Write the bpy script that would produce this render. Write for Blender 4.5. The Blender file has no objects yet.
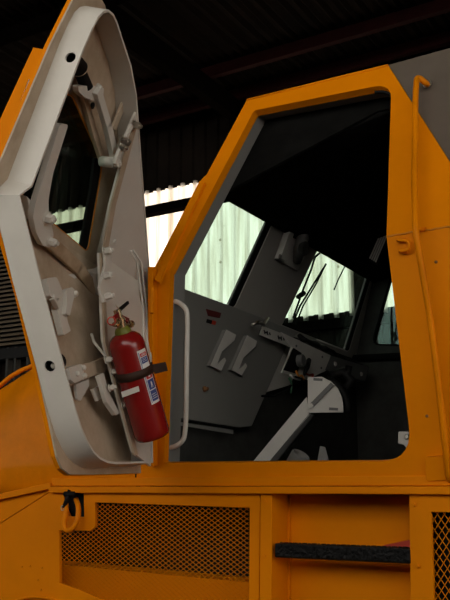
import bpy, bmesh, math, random
from mathutils import Vector as V, Matrix
from mathutils.geometry import tessellate_polygon
random.seed(4)
S = bpy.context.scene
COL = S.collection
PI = math.pi

# ------------------------------------------------------------------ camera
FPX, HORIZON = 843.5, 487.0
PITCH = math.atan((HORIZON - 300) / FPX)
YAW = math.radians(30.7)
FH = V((-math.sin(YAW), math.cos(YAW), 0))
RT = V((math.cos(YAW), math.sin(YAW), 0))
FW = FH * math.cos(PITCH) + V((0, 0, 1)) * math.sin(PITCH)
UP = RT.cross(FW)
CAM = -3.1 * FH + V((0, 0, 1.6))
cd = bpy.data.cameras.new('camera')
co = bpy.data.objects.new('camera', cd)
COL.objects.link(co)
cd.sensor_fit = 'VERTICAL'
cd.sensor_height = 36.0
cd.lens = 36.0 * FPX / 600.0
cd.clip_start = 0.05
cd.clip_end = 300
m = Matrix((RT, UP, -FW)).transposed().to_4x4()
m.translation = CAM
co.matrix_world = m
S.camera = co


def at(x, y, pl, off=0.0):
    """where the line of sight through photo point (x, y) meets a real surface (point, normal)"""
    p, n = pl
    r = FW * FPX + RT * (x - 225) - UP * (y - 300)
    t = (p + n * off - CAM).dot(n) / r.dot(n)
    return CAM + r * t


def pl3(a, b, c):
    n = (b - a).cross(c - a).normalized()
    if n.dot(CAM - a) < 0:
        n = -n
    return (a.copy(), n)


def proj_x(p):
    d = p - CAM
    return 225 + FPX * d.dot(RT) / d.dot(FW)


# ------------------------------------------------------------------ materials
def mat(name, col, rough=0.5, metal=0.0, var=0.0, vscale=6.0, bump=0.0, bscale=60.0, col2=None, spec=0.5, coat=0.0):
    m = bpy.data.materials.new(name)
    m.use_nodes = True
    nt = m.node_tree
    b = nt.nodes['Principled BSDF']
    b.inputs['Base Color'].default_value = (*col, 1)
    b.inputs['Roughness'].default_value = rough
    b.inputs['Metallic'].default_value = metal
    b.inputs['Specular IOR Level'].default_value = spec
    b.inputs['Coat Weight'].default_value = coat
    tc = nt.nodes.new('ShaderNodeTexCoord')
    if var > 0 or col2:
        n = nt.nodes.new('ShaderNodeTexNoise')
        n.inputs['Scale'].default_value = vscale
        n.inputs['Detail'].default_value = 6
        n.inputs['Roughness'].default_value = 0.6
        nt.links.new(tc.outputs['Object'], n.inputs['Vector'])
        r = nt.nodes.new('ShaderNodeValToRGB')
        c2 = col2 or tuple(c * (1 - var) for c in col)
        r.color_ramp.elements[0].position = 0.35
        r.color_ramp.elements[0].color = (*c2, 1)
        r.color_ramp.elements[1].position = 0.62
        r.color_ramp.elements[1].color = (*col, 1)
        nt.links.new(n.outputs['Fac'], r.inputs['Fac'])
        nt.links.new(r.outputs['Color'], b.inputs['Base Color'])
    if bump > 0:
        n2 = nt.nodes.new('ShaderNodeTexNoise')
        n2.inputs['Scale'].default_value = bscale
        n2.inputs['Detail'].default_value = 4
        nt.links.new(tc.outputs['Object'], n2.inputs['Vector'])
        bp = nt.nodes.new('ShaderNodeBump')
        bp.inputs['Strength'].default_value = bump
        bp.inputs['Distance'].default_value = 0.01
        nt.links.new(n2.outputs['Fac'], bp.inputs['Height'])
        nt.links.new(bp.outputs['Normal'], b.inputs['Normal'])
    return m


def glass(name, tint, refl=0.05):
    m = bpy.data.materials.new(name)
    m.use_nodes = True
    nt = m.node_tree
    nt.nodes.clear()
    o = nt.nodes.new('ShaderNodeOutputMaterial')
    t = nt.nodes.new('ShaderNodeBsdfTransparent')
    t.inputs['Color'].default_value = (*tint, 1)
    g = nt.nodes.new('ShaderNodeBsdfGlossy')
    g.inputs['Roughness'].default_value = 0.02
    x = nt.nodes.new('ShaderNodeMixShader')
    x.inputs[0].default_value = refl
    nt.links.new(t.outputs[0], x.inputs[1])
    nt.links.new(g.outputs[0], x.inputs[2])
    nt.links.new(x.outputs[0], o.inputs[0])
    return m


def sheet_mat():
    """translucent fibreglass sheeting with streaks and screw holes, lit by the sun from outside"""
    m = bpy.data.materials.new('translucent sheeting')
    m.use_nodes = True
    nt = m.node_tree
    nt.nodes.clear()
    o = nt.nodes.new('ShaderNodeOutputMaterial')
    tc = nt.nodes.new('ShaderNodeTexCoord')
    mp = nt.nodes.new('ShaderNodeMapping')
    mp.inputs['Scale'].default_value = (7, 7, 0.5)
    nt.links.new(tc.outputs['Object'], mp.inputs['Vector'])
    n = nt.nodes.new('ShaderNodeTexNoise')
    n.inputs['Scale'].default_value = 2.2
    n.inputs['Detail'].default_value = 5
    nt.links.new(mp.outputs[0], n.inputs['Vector'])
    r = nt.nodes.new('ShaderNodeValToRGB')
    r.color_ramp.elements[0].position = 0.3
    r.color_ramp.elements[0].color = (0.44, 0.36, 0.27, 1)
    r.color_ramp.elements[1].position = 0.6
    r.color_ramp.elements[1].color = (0.76, 0.67, 0.58, 1)
    nt.links.new(n.outputs['Fac'], r.inputs['Fac'])
    vo = nt.nodes.new('ShaderNodeTexVoronoi')
    vo.inputs['Scale'].default_value = 6.0
    nt.links.new(tc.outputs['Object'], vo.inputs['Vector'])
    lt = nt.nodes.new('ShaderNodeValToRGB')
    lt.color_ramp.elements[0].position = 0.05
    lt.color_ramp.elements[0].color = (0.35, 0.3, 0.24, 1)
    lt.color_ramp.elements[1].position = 0.12
    lt.color_ramp.elements[1].color = (1, 1, 1, 1)
    nt.links.new(vo.outputs['Distance'], lt.inputs['Fac'])
    mu = nt.nodes.new('ShaderNodeMix')
    mu.data_type = 'RGBA'
    mu.blend_type = 'MULTIPLY'
    mu.inputs[0].default_value = 1
    nt.links.new(r.outputs['Color'], mu.inputs[6])
    nt.links.new(lt.outputs['Color'], mu.inputs[7])
    t = nt.nodes.new('ShaderNodeBsdfTranslucent')
    d = nt.nodes.new('ShaderNodeBsdfDiffuse')
    nt.links.new(mu.outputs[2], t.inputs['Color'])
    d.inputs['Color'].default_value = (0.5, 0.46, 0.4, 1)
    x = nt.nodes.new('ShaderNodeMixShader')
    x.inputs[0].default_value = 0.25
    nt.links.new(t.outputs[0], x.inputs[1])
    nt.links.new(d.outputs[0], x.inputs[2])
    nt.links.new(x.outputs[0], o.inputs[0])
    return m


ORANGE = (0.77, 0.225, 0.0)
M = dict(
    orange=mat('orange paint', ORANGE, 0.5, var=0.10, vscale=3, bump=0.06, bscale=25, spec=0.06),
    orange_gloss=mat('glossy orange paint', ORANGE, 0.42, var=0.25, vscale=4, bump=0.35, bscale=6, spec=0.07),
    yellow=mat('yellow edge paint', (0.60, 0.20, 0.0), 0.5, var=0.2, vscale=30),
    white=mat('off white paint', (0.67, 0.635, 0.57), 0.42, var=0.06, vscale=9, bump=0.05, bscale=40),
    dirty=mat('dusty off white paint', (0.52, 0.41, 0.30), 0.6, col2=(0.40, 0.30, 0.20), vscale=10, bump=0.12, bscale=50),
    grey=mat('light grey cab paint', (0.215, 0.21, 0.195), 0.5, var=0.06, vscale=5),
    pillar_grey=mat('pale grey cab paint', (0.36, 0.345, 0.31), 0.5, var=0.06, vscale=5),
    link_brown=mat('stained paint', (0.50, 0.37, 0.25), 0.55, col2=(0.36, 0.25, 0.15), vscale=14),
    plate=mat('bare white plate', (0.62, 0.60, 0.55), 0.5, var=0.05, vscale=12),
    taupe=mat('taupe paint', (0.115, 0.09, 0.068), 0.6, var=0.12, vscale=8),
    dark=mat('black fabric lining', (0.007, 0.007, 0.0065), 0.95, var=0.4, vscale=14, bump=0.5, bscale=12, spec=0.05),
    darktrim=mat('charcoal trim', (0.055, 0.055, 0.05), 0.8, var=0.3, vscale=10, spec=0.1),
    black=mat('black rubber', (0.006, 0.006, 0.006), 0.6, spec=0.15),
    gunmetal=mat('dark grey metal', (0.12, 0.12, 0.115), 0.5),
    tread=mat('black tread plate', (0.005, 0.005, 0.005), 0.35, bump=0.7, bscale=80, spec=0.15),
    steel=mat('plated steel', (0.62, 0.58, 0.5), 0.3, metal=0.9, var=0.2, vscale=40),
    rust=mat('rusty stain', (0.20, 0.09, 0.03), 0.85),
    red=mat('red enamel', (0.24, 0.008, 0.007), 0.25, var=0.08, vscale=6, coat=0.2),
    label_white=mat('label white', (0.75, 0.74, 0.72), 0.5),
    label_blue=mat('label blue', (0.03, 0.055, 0.22), 0.45),
    label_red=mat('label red', (0.5, 0.03, 0.03), 0.45),
    lime=mat('yellow green collar', (0.16, 0.17, 0.02), 0.5),
    brass=mat('valve metal', (0.55, 0.42, 0.25), 0.25, metal=0.9),
    strap=mat('brown rubber strap', (0.050, 0.026, 0.018), 0.6, var=0.3, vscale=20, spec=0.2),
    sticker_red=mat('red sticker', (0.10, 0.012, 0.012), 0.5),
    wire_red=mat('red wire', (0.45, 0.03, 0.008), 0.5),
    wire_orange=mat('orange wire', (0.7, 0.25, 0.02), 0.5),
    wire_green=mat('green wire', (0.04, 0.12, 0.06), 0.5),
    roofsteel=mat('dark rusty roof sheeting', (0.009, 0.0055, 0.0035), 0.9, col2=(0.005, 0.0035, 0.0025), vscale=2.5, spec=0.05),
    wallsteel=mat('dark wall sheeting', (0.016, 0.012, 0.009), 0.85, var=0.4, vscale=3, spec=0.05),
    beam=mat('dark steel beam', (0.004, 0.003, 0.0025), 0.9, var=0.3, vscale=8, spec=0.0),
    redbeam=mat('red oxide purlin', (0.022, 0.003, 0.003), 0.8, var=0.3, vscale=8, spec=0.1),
    concrete=mat('concrete', (0.085, 0.07, 0.055), 0.9, var=0.3, vscale=1.2, bump=0.2, bscale=20),
    louvre=mat('drab slats', (0.085, 0.060, 0.030), 0.7, var=0.3, vscale=7),
    screen_glass=glass('green tinted glass', (0.66, 0.81, 0.78)),
    door_glass=glass('dark green tinted glass', (0.50, 0.60, 0.54)),
    sheet=sheet_mat(),
)

# ------------------------------------------------------------------ object helpers
ORG = {}          # thing -> world position of its base


def base_of(parent):
    p = parent
    while p is not None:
        if p in ORG:
            return ORG[p]
        p = p.parent
    return V((0, 0, 0))


def empty(name, loc, label, cat, group=None):
    o = bpy.data.objects.new(name, None)
    COL.objects.link(o)
    o.location = loc
    o.empty_display_size = 0.1
    o['label'] = label
    o['category'] = cat
    if group:
        o['group'] = group
    ORG[o] = V(loc)
    return o


def tag(o, label, cat, group=None):
    o['label'] = label
    o['category'] = cat
    if group:
        o['group'] = group
    return o


def link(name, bm, ma, parent=None, smooth=False, label=None, kind=None, bevel=0.0):
    b = base_of(parent)
    if b.length > 0:
        bmesh.ops.translate(bm, verts=bm.verts, vec=-b)
    bmesh.ops.recalc_face_normals(bm, faces=bm.faces)
    me = bpy.data.meshes.new(name)
    bm.to_mesh(me)
    bm.free()
    if smooth:
        for p in me.polygons:
            p.use_smooth = True
    mats = ma if isinstance(ma, (list, tuple)) else [ma]
    for x in mats:
        me.materials.append(x)
    o = bpy.data.objects.new(name, me)
    COL.objects.link(o)
    if parent is not None:
        o.parent = parent
    if label:
        o['label'] = label
    if kind:
        o['kind'] = kind
    if bevel > 0:
        md = o.modifiers.new('bevel', 'BEVEL')
        md.width = bevel
        md.segments = 2
        md.limit_method = 'ANGLE'
        md.angle_limit = math.radians(40)
    return o


def add_plate(bm, outer, vec, holes=(), mi=0):
    """flat polygon (with holes) given thickness along vec"""
    loops = [[V(p) for p in outer]] + [[V(p) for p in h] for h in holes]
    flat = [p for l in loops for p in l]
    a = [bm.verts.new(p) for p in flat]
    b = [bm.verts.new(p + vec) for p in flat]
    if len(loops) > 1:
        nrm = V((0, 0, 0))
        for i in range(len(loops[0])):
            nrm += loops[0][i - 1].cross(loops[0][i])
        nrm.normalize()
        k = 0
        for vs in (a, b):
            es = []
            k = 0
            for l in loops:
                n = len(l)
                es += [bm.edges.new((vs[k + i], vs[k + (i + 1) % n])) for i in range(n)]
                k += n
            res = bmesh.ops.triangle_fill(bm, use_beauty=True, use_dissolve=False, edges=es, normal=nrm)
            for g_ in res['geom']:
                if isinstance(g_, bmesh.types.BMFace):
                    g_.material_index = mi
    for t in (tessellate_polygon(loops) if len(loops) == 1 else ()):
        if len(set(t)) < 3:
            continue
        for vs in (a, b):
            try:
                f = bm.faces.new([vs[i] for i in t])
                f.material_index = mi
            except ValueError:
                pass
    k = 0
    for l in loops:
        n = len(l)
        for i in range(n):
            j = (i + 1) % n
            f = bm.faces.new((a[k + i], a[k + j], b[k + j], b[k + i]))
            f.material_index = mi
        k += n
    return bm


def add_bar(bm, p, q, w, h, up=V((0, 0, 1)), mi=0, w2=None):
    p, q = V(p), V(q)
    d = (q - p).normalized()
    s = d.cross(up)
    if s.length < 1e-4:
        s = d.cross(V((1, 0, 0)))
    s.normalize()
    u = s.cross(d).normalized()
    w2 = w if w2 is None else w2
    vs = []
    for c, ww in ((p, w), (q, w2)):
        for sx, sy in ((-1, -1), (1, -1), (1, 1), (-1, 1)):
            vs.append(bm.verts.new(c + s * sx * ww / 2 + u * sy * h / 2))
    for idx in ((0, 1, 2, 3), (7, 6, 5, 4), (0, 4, 5, 1), (1, 5, 6, 2), (2, 6, 7, 3), (3, 7, 4, 0)):
        f = bm.faces.new([vs[i] for i in idx])
        f.material_index = mi
    return bm


def add_box(bm, lo, hi, mi=0):
    x0, y0, z0 = lo
    x1, y1, z1 = hi
    vs = [bm.verts.new(p) for p in ((x0, y0, z0), (x1, y0, z0), (x1, y1, z0), (x0, y1, z0),
                                    (x0, y0, z1), (x1, y0, z1), (x1, y1, z1), (x0, y1, z1))]
    for idx in ((0, 3, 2, 1), (4, 5, 6, 7), (0, 1, 5, 4), (1, 2, 6, 5), (2, 3, 7, 6), (3, 0, 4, 7)):
        f = bm.faces.new([vs[i] for i in idx])
        f.material_index = mi
    return bm


def fillet(pts, r, n=5):
    """round the inner corners of a polyline"""
    pts = [V(p) for p in pts]
    out = [pts[0]]
    for i in range(1, len(pts) - 1):
        a, b, c = pts[i - 1], pts[i], pts[i + 1]
        d1, d2 = (a - b), (c - b)
        rr = min(r, d1.length * 0.45, d2.length * 0.45)
        p, q = b + d1.normalized() * rr, b + d2.normalized() * rr
        for k in range(n + 1):
            t = k / n
            out.append(p * (1 - t) ** 2 + b * 2 * t * (1 - t) + q * t ** 2)
    out.append(pts[-1])
    return out


def round_poly(pts, rs, n=6):
    """closed polygon with each corner rounded by its own radius"""
    N = len(pts)
    out = []
    for i in range(N):
        a, b, c = pts[i - 1], pts[i], pts[(i + 1) % N]
        r = rs[i] if isinstance(rs, (list, tuple)) else rs
        if r <= 0:
            out.append(b.copy())
            continue
        d1, d2 = a - b, c - b
        rr = min(r, d1.length * 0.45, d2.length * 0.45)
        p, q = b + d1.normalized() * rr, b + d2.normalized() * rr
        for k in range(n + 1):
            t = k / n
            out.append(p * (1 - t) ** 2 + b * 2 * t * (1 - t) + q * t ** 2)
    return out


def add_tube(bm, pts, r, seg=10, cap=True, closed=False, mi=0):
    pts = [V(p) for p in pts]
    n = len(pts)
    rings = []
    prev = None
    for i, p in enumerate(pts):
        if closed:
            d = (pts[(i + 1) % n] - pts[i - 1]).normalized()
        elif i == 0:
            d = (pts[1] - p).normalized()
        elif i == n - 1:
            d = (p - pts[-2]).normalized()
        else:
            d = ((pts[i + 1] - p).normalized() + (p - pts[i - 1]).normalized()).normalized()
        if prev is None:
            s = d.cross(V((0.31, 0.2, 0.93)))
            if s.length < 0.05:
                s = d.cross(V((1, 0, 0)))
        else:
            s = prev - d * prev.dot(d)
        s.normalize()
        prev = s
        u = d.cross(s)
        rr = r[i] if isinstance(r, (list, tuple)) else r
        rings.append([bm.verts.new(p + (s * math.cos(2 * PI * k / seg) + u * math.sin(2 * PI * k / seg)) * rr) for k in range(seg)])
    rng = range(n) if closed else range(n - 1)
    for i in rng:
        a, b = rings[i], rings[(i + 1) % n]
        for k in range(seg):
            f = bm.faces.new((a[k], a[(k + 1) % seg], b[(k + 1) % seg], b[k]))
            f.material_index = mi
            f.smooth = True
    if cap and not closed:
        for rg in (rings[0], rings[-1]):
            f = bm.faces.new(rg)
            f.material_index = mi
    return bm


def add_lathe(bm, o, axis, prof, seg=28, mi=0):
    """profile of (distance along the axis, radius) spun about the axis"""
    axis = V(axis).normalized()
    s = axis.cross(V((0.2, 0.9, 0.3)))
    s.normalize()
    u = axis.cross(s)
    rings = []
    for h, r in prof:
        c = V(o) + axis * h
        r = max(r, 1e-5)
        rings.append([bm.verts.new(c + (s * math.cos(2 * PI * k / seg) + u * math.sin(2 * PI * k / seg)) * r) for k in range(seg)])
    for a, b in zip(rings, rings[1:]):
        for k in range(seg):
            f = bm.faces.new((a[k], a[(k + 1) % seg], b[(k + 1) % seg], b[k]))
            f.material_index = mi
    for rg in (rings[0], rings[-1]):
        f = bm.faces.new(rg)
        f.material_index = mi
    return bm


def hexbolt(name, p, n, r, parent, ma, h=None, label=None):
    """hexagon head on a round washer with a stub of thread"""
    h = h or r * 0.9
    n = V(n).normalized()
    bm = bmesh.new()
    add_lathe(bm, V(p) - n * 0.002, n, [(0, r * 1.35), (r * 0.25, r * 1.35)], 16)
    add_lathe(bm, V(p) + n * r * 0.2, n, [(0, r), (h, r), (h * 1.12, r * 0.8)], 6)
    add_lathe(bm, V(p) + n * h, n, [(0, r * 0.5), (h * 0.6, r * 0.5)], 10)
    return link(name, bm, ma, parent, label=label)


def evaluate(o):
    dg = bpy.context.evaluated_depsgraph_get()
    me = bpy.data.meshes.new_from_object(o.evaluated_get(dg))
    o.modifiers.clear()
    o.data = me


def tess_strip(bm, a, b, mi=0, closed=False):
    va = [bm.verts.new(p) for p in a]
    vb = [bm.verts.new(p) for p in b]
    n = len(a)
    for i in range(n if closed else n - 1):
        j = (i + 1) % n
        f = bm.faces.new((va[i], va[j], vb[j], vb[i]))
        f.material_index = mi
    return bm


X, Y, Z = V((1, 0, 0)), V((0, 1, 0)), V((0, 0, 1))

# ------------------------------------------------------------------ the shed (the setting)
WALL_Y = 4.6
WALL = (V((0, WALL_Y, 0)), V((0, -1, 0)))


def corr(name, x0, x1, z0, z1, pitch, amp, ma, yv, thick=0.0, kind='structure', edge=None):
    """trapezoid rib sheeting in the plane y = yv"""
    bm = bmesh.new()
    n = int(round((x1 - x0) / pitch))
    xs = []
    for i in range(n):
        a = x0 + i * pitch
        for fr, d in ((0.0, 0), (0.62, 0), (0.72, 1), (0.90, 1)):
            xs.append((a + fr * pitch, d))
    xs.append((x0 + n * pitch, 0))
    lo = [bm.verts.new((x, yv - d * amp, z0)) for x, d in xs]
    hi = [bm.verts.new((x, yv - d * amp, z1)) for x, d in xs]
    for i in range(len(xs) - 1):
        bm.faces.new((lo[i], lo[i + 1], hi[i + 1], hi[i]))
    return link(name, bm, ma, kind=kind)


tl, tr_ = at(20, 222, WALL), at(351, 268, WALL)
zt = at(148, 191, WALL).z
zb = at(300, 322, WALL).z
xa, xb = at(18, 300, WALL).x, at(352, 300, WALL).x
xc, xd = at(371, 300, WALL).x, at(470, 300, WALL).x
PITCH_W = 0.16
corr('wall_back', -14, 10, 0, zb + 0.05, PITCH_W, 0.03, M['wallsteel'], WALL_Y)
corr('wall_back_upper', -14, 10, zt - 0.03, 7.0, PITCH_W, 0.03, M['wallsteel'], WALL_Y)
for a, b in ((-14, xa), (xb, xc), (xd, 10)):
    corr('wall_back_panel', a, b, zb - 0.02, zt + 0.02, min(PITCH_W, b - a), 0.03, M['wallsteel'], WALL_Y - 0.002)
corr('window_1', xa, xb, zb, zt, PITCH_W, 0.03, M['sheet'], WALL_Y + 0.004)
corr('window_2', xc, xd, zb, zt, PITCH_W, 0.03, M['sheet'], WALL_Y + 0.004)
# girts across the wall
GIRT = (V((0, WALL_Y - 0.10, 0)), V((0, -1, 0)))
zg = at(165, 208.5, GIRT).z
bm = bmesh.new()
add_box(bm, (-12, WALL_Y - 0.16, zg - 0.045), (9, WALL_Y - 0.04, zg + 0.045))
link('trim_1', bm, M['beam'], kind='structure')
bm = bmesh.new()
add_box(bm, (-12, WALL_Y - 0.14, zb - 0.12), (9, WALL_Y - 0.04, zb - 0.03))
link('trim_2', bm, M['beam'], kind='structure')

# corrugated roof, running along y, on purlins along x and rafters along y
ROOF_Z = 5.6
bm = bmesh.new()
N = 760
x0, x1 = -15.0, 11.0
ra, rb = [], []
for i in range(N + 1):
    x = x0 + (x1 - x0) * i / N
    z = ROOF_Z + 0.02 * math.sin(2 * PI * x / 0.09)
    ra.append(V((x, -6.0, z)))
    rb.append(V((x, WALL_Y + 0.4, z)))
tess_strip(bm, ra, rb)
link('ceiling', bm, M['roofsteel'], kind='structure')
CEIL = (V((0, 0, ROOF_Z - 0.1)), V((0, 0, -1)))
k = 3
for (px, py, ma) in ((372, 29, 'redbeam'), (150, 120, 'redbeam'), (60, 20, 'beam')):
    yy = at(px, py, CEIL).y
    bm = bmesh.new()
    add_box(bm, (-14, yy - 0.03, ROOF_Z - 0.13), (10, yy + 0.03, ROOF_Z - 0.02))
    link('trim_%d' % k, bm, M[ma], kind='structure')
    k += 1
RAFT = (V((0, 0, ROOF_Z - 0.2)), V((0, 0, -1)))
for (px, py) in ((172, 60),):
    xx = at(px, py, RAFT).x
    bm = bmesh.new()
    add_box(bm, (xx - 0.05, -5.9, ROOF_Z - 0.34), (xx + 0.05, WALL_Y, ROOF_Z - 0.13))
    link('trim_%d' % k, bm, M['beam'], kind='structure')
    k += 1
for nm, xx in (('shade_wall_left', -14.0), ('shade_wall_right', 10.0)):  # unseen side walls added to block light; right one shortened to admit some
    bm = bmesh.new()
    add_box(bm, (xx - 0.05, -5.0 if xx < 0 else 0.5, 0), (xx + 0.05, WALL_Y, ROOF_Z))
    link(nm, bm, M['wallsteel'], kind='structure')
bm = bmesh.new()
add_box(bm, (-14, -5.1, 0), (10, -5.0, 2.7))  # unseen low wall added to hold light off the lower truck
link('shade_wall_front', bm, M['wallsteel'], kind='structure')
bm = bmesh.new()
add_box(bm, (-40, -40, -0.1), (40, WALL_Y + 0.4, 0))
link('floor', bm, M['concrete'], kind='structure')

# ------------------------------------------------------------------ the truck
T = empty('armoured_truck', (0.2, 0.9, 0.0), 'orange armoured truck with open cab door, mesh grilles and black step', 'truck')
ZS, ZB, ZR = 1.67, 2.40, 3.135
LOW = pl3(V((0, 0, ZS)), V((1, 0, ZS)), V((0, -0.12, ZB)))
UPP = pl3(V((0, -0.12, ZB)), V((1, -0.12, ZB)), V((0, 0.13, ZR)))
RAIL = (V((0, 0, 0)), V((0, -1, 0)))
TH_L, TH_U = -LOW[1] * 0.035, -UPP[1] * 0.035


def belt(px):
    """point on the fold between the two side planes seen at photo column px"""
    lo, hi = -3.0, 3.0
    for _ in range(50):
        mid = (lo + hi) / 2
        if proj_x(V((mid, -0.12, ZB))) < px:
            lo = mid
        else:
            hi = mid
    return V((lo, -0.12, ZB))


def L(x, y, off=0.0):
    return at(x, y, LOW, off)


def U(x, y, off=0.0):
    return at(x, y, UPP, off)


# side panels round the door opening
op_low = [belt(386.5)] + fillet([L(386.5, 240), L(413, 460), L(165, 463), L(165, 298)], 0.10)[1:-1]
op_low = [belt(386.5)] + round_poly([belt(386.5), L(413, 461), L(164, 463), L(168, 296)], [0, 0.10, 0.006, 0], 7)[1:-1] 
bl = L(165, 294)
# lower plate: from fold down to the rail
left_fold = belt(149.5)
lowpoly = [belt(600), L(600, 489), L(149, 484), left_fold, belt(158)] 
open_lo = round_poly([V((belt(386.5).x, -0.12, ZB)), L(413, 461), L(164, 463), belt(170)], [0, 0.11, 0.005, 0], 7)
bm = bmesh.new()
add_plate(bm, [V((2.6, -.12, ZB)), V((2.6, 0, 1.6)), L(450, 487), L(136, 484), belt(151)] + [belt(170)] + list(reversed(open_lo[1:-1])) + [belt(386.5)], TH_L)
side = link('cab_side', bm, M['orange'], T)
# upper plate: pillars and cant rail
open_up = round_poly([belt(170), U(254, 110.5), U(391.5, 83), belt(386.5)], [0, 0.012, 0.075, 0], 7)
outer_up = [belt(386.5), belt(484), U(450, 162), U(388, 65), U(247, 99.5), U(207, 174), U(199, 182), belt(152), belt(170)]
bm = bmesh.new()
add_plate(bm, outer_up + open_up[1:-1], TH_U)
link('cab_side_upper', bm, M['orange'], T)
# two tone roof side behind the cab
bm = bmesh.new()
add_plate(bm, [U(388.5, 65, -0.004), U(450, 48, -0.004), V((2.6, .131, ZR - .004)), V((2.6, -.119, ZB)), belt(484), U(450, 161, -0.004)], TH_U)
link('rear_roof_side', bm, M['taupe'], T, label='taupe painted roof side behind the cab')
# roof skin, its front edge following the windscreen
RF = U(247, 99.5)
bm = bmesh.new()
add_plate(bm, [U(248, 100.5, -0.03), U(388, 66, -0.03), V((2.58, .155, ZR - .02)), V((2.58, 1.8, ZR - .02)), U(248, 100.5, -0.03) + Y * 1.6], V((0, 0, -0.03)))
link('cab_roof', bm, M['orange'], T)
# bright rain gutter bead along the roof edge
bm = bmesh.new()
add_tube(bm, [U(247, 100), U(388, 65.3)], 0.005, 8)
link('roof_gutter', bm, M['orange_gloss'], T, smooth=True)
# weld bead at the fold
bm = bmesh.new()
pts = [belt(388 + i * 3) + V((0, random.uniform(-.001, .001), random.uniform(-.0015, .0015))) for i in range(40)]
add_tube(bm, pts, 0.0032, 6)
link('weld_seam', bm, M['yellow'], T, smooth=True)

# door jamb: pale flange running into the cab behind the opening's edge
loop = open_up + open_lo[1:-1]
bm = bmesh.new()
a = [p + V((0, 0.03, 0)) for p in loop]
b = [p + V((0, 0.105, 0)) for p in loop]
tess_strip(bm, a, b, closed=True)
o = link('door_jamb', bm, M['grey'], T, label='pale grey jamb inside the door opening')
md = o.modifiers.new('s', 'SOLIDIFY')
md.thickness = 0.006
md.offset = 1
# black door seal on the top and rear of the opening
bm = bmesh.new()
sl = [p + LOW[1] * 0.0 for p in ([belt(386.5)] + open_up[::-1][1:-1])][:9]
add_tube(bm, [p - UPP[1] * 0.03 for p in sl], 0.008, 8)
link('door_seal', bm, M['black'], T, smooth=True)

# hinge post and hinge barrels
bm = bmesh.new()
hp0, hp1 = L(153, 466, 0.015), at(152.5, 267, LOW, 0.015)
add_bar(bm, hp0, hp1, 0.024, 0.03, Y)
link('hinge_post', bm, M['orange'], T, bevel=0.003)
for yy in (300, 448):
    bm = bmesh.new()
    c = L(152, yy, 0.03)
    add_lathe(bm, c - Z * 0.05, Z, [(0, .007), (.002, .009), (.098, .009), (.1, .007)], 14)
    link('hinge', bm, M['orange'], T, smooth=False)
# pillar overlap plate on the slanted front pillar
bm = bmesh.new()
add_plate(bm, [U(201, 183, 0.0), U(206, 184, 0.0), U(161, 284, 0.0), U(156, 281, 0.0)], UPP[1] * 0.012)
link('pillar_rib', bm, M['orange'], T)

# outside grab rail, striker, rivets
bm = bmesh.new()
gp = [U(427, 84.5, 0.0), U(427, 84, 0.03), U(417, 76, 0.05), U(415.5, 95, 0.05), U(414.5, 180, 0.05), U(415.5, 231, 0.05),
      L(429.5, 313, 0.045), L(437.5, 375, 0.045), L(446, 452, 0.045), L(449, 478, 0.03), L(452, 482, 0.0)]
add_tube(bm, fillet(gp, 0.035, 5), 0.0105, 12)
link('grab_rail', bm, M['orange_gloss'], T, smooth=True)
bm = bmesh.new()
add_tube(bm, [U(424, 229, 0.0), U(416, 229, 0.045)], 0.008, 10)
link('rail_standoff', bm, M['orange'], T, smooth=True)
bm = bmesh.new()
add_lathe(bm, U(427.5, 84.5, 0.0), UPP[1], [(0, .016), (.006, .016), (.008, .012)], 14)
link('rail_foot', bm, M['steel'], T)
bm = bmesh.new()
c = L(404, 245, 0.012)
add_tube(bm, fillet([L(398, 240, 0), L(398, 240, 0.02), L(409, 241, 0.02), L(409, 250, 0.02), L(400, 251, 0.02), L(400, 251, 0)], 0.01, 3), 0.006, 8)
add_bar(bm, L(404, 238, 0.004), L(405, 254, 0.004), 0.018, 0.008, LOW[1])
link('striker_eye', bm, M['orange_gloss'], T, smooth=False)
for (x, y) in ((427, 416), (436, 262)):
    bm = bmesh.new()
    add_lathe(bm, L(x, y), LOW[1], [(0, .005), (.003, .0045), (.004, .002)], 10)
    link('rivet', bm, M['rust'], T)
# small cover plate low on the right
bm = bmesh.new()
add_plate(bm, round_poly([L(427, 456), L(447, 455), L(449, 479), L(428.5, 480)], 0.008, 3), LOW[1] * 0.022)
link('cover_plate', bm, M['orange'], T, bevel=0.003)

# ---- rail and lower hull
R_ = lambda x, y, off=0.0: at(x, y, RAIL, off)
bm = bmesh.new()
add_box(bm, (R_(52, 489).x, -0.022, R_(225, 493.5).z), (2.6, 0.02, R_(225, 486.5).z))
link('sill_rail', bm, M['orange'], T, bevel=0.003)
bm = bmesh.new()
add_box(bm, (R_(52, 489).x, -0.008, R_(225, 486).z), (2.6, 0.03, R_(225, 477).z))
link('sill_flange', bm, M['orange'], T, bevel=0.003)
bm = bmesh.new()
e0, e1 = R_(53, 485.5, .004), R_(-40, 506, .004)
add_bar(bm, e0 + Y * 0.0, e1, 0.03, 0.025, Z)
link('fender_rail', bm, M['orange'], T, bevel=0.003)
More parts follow.
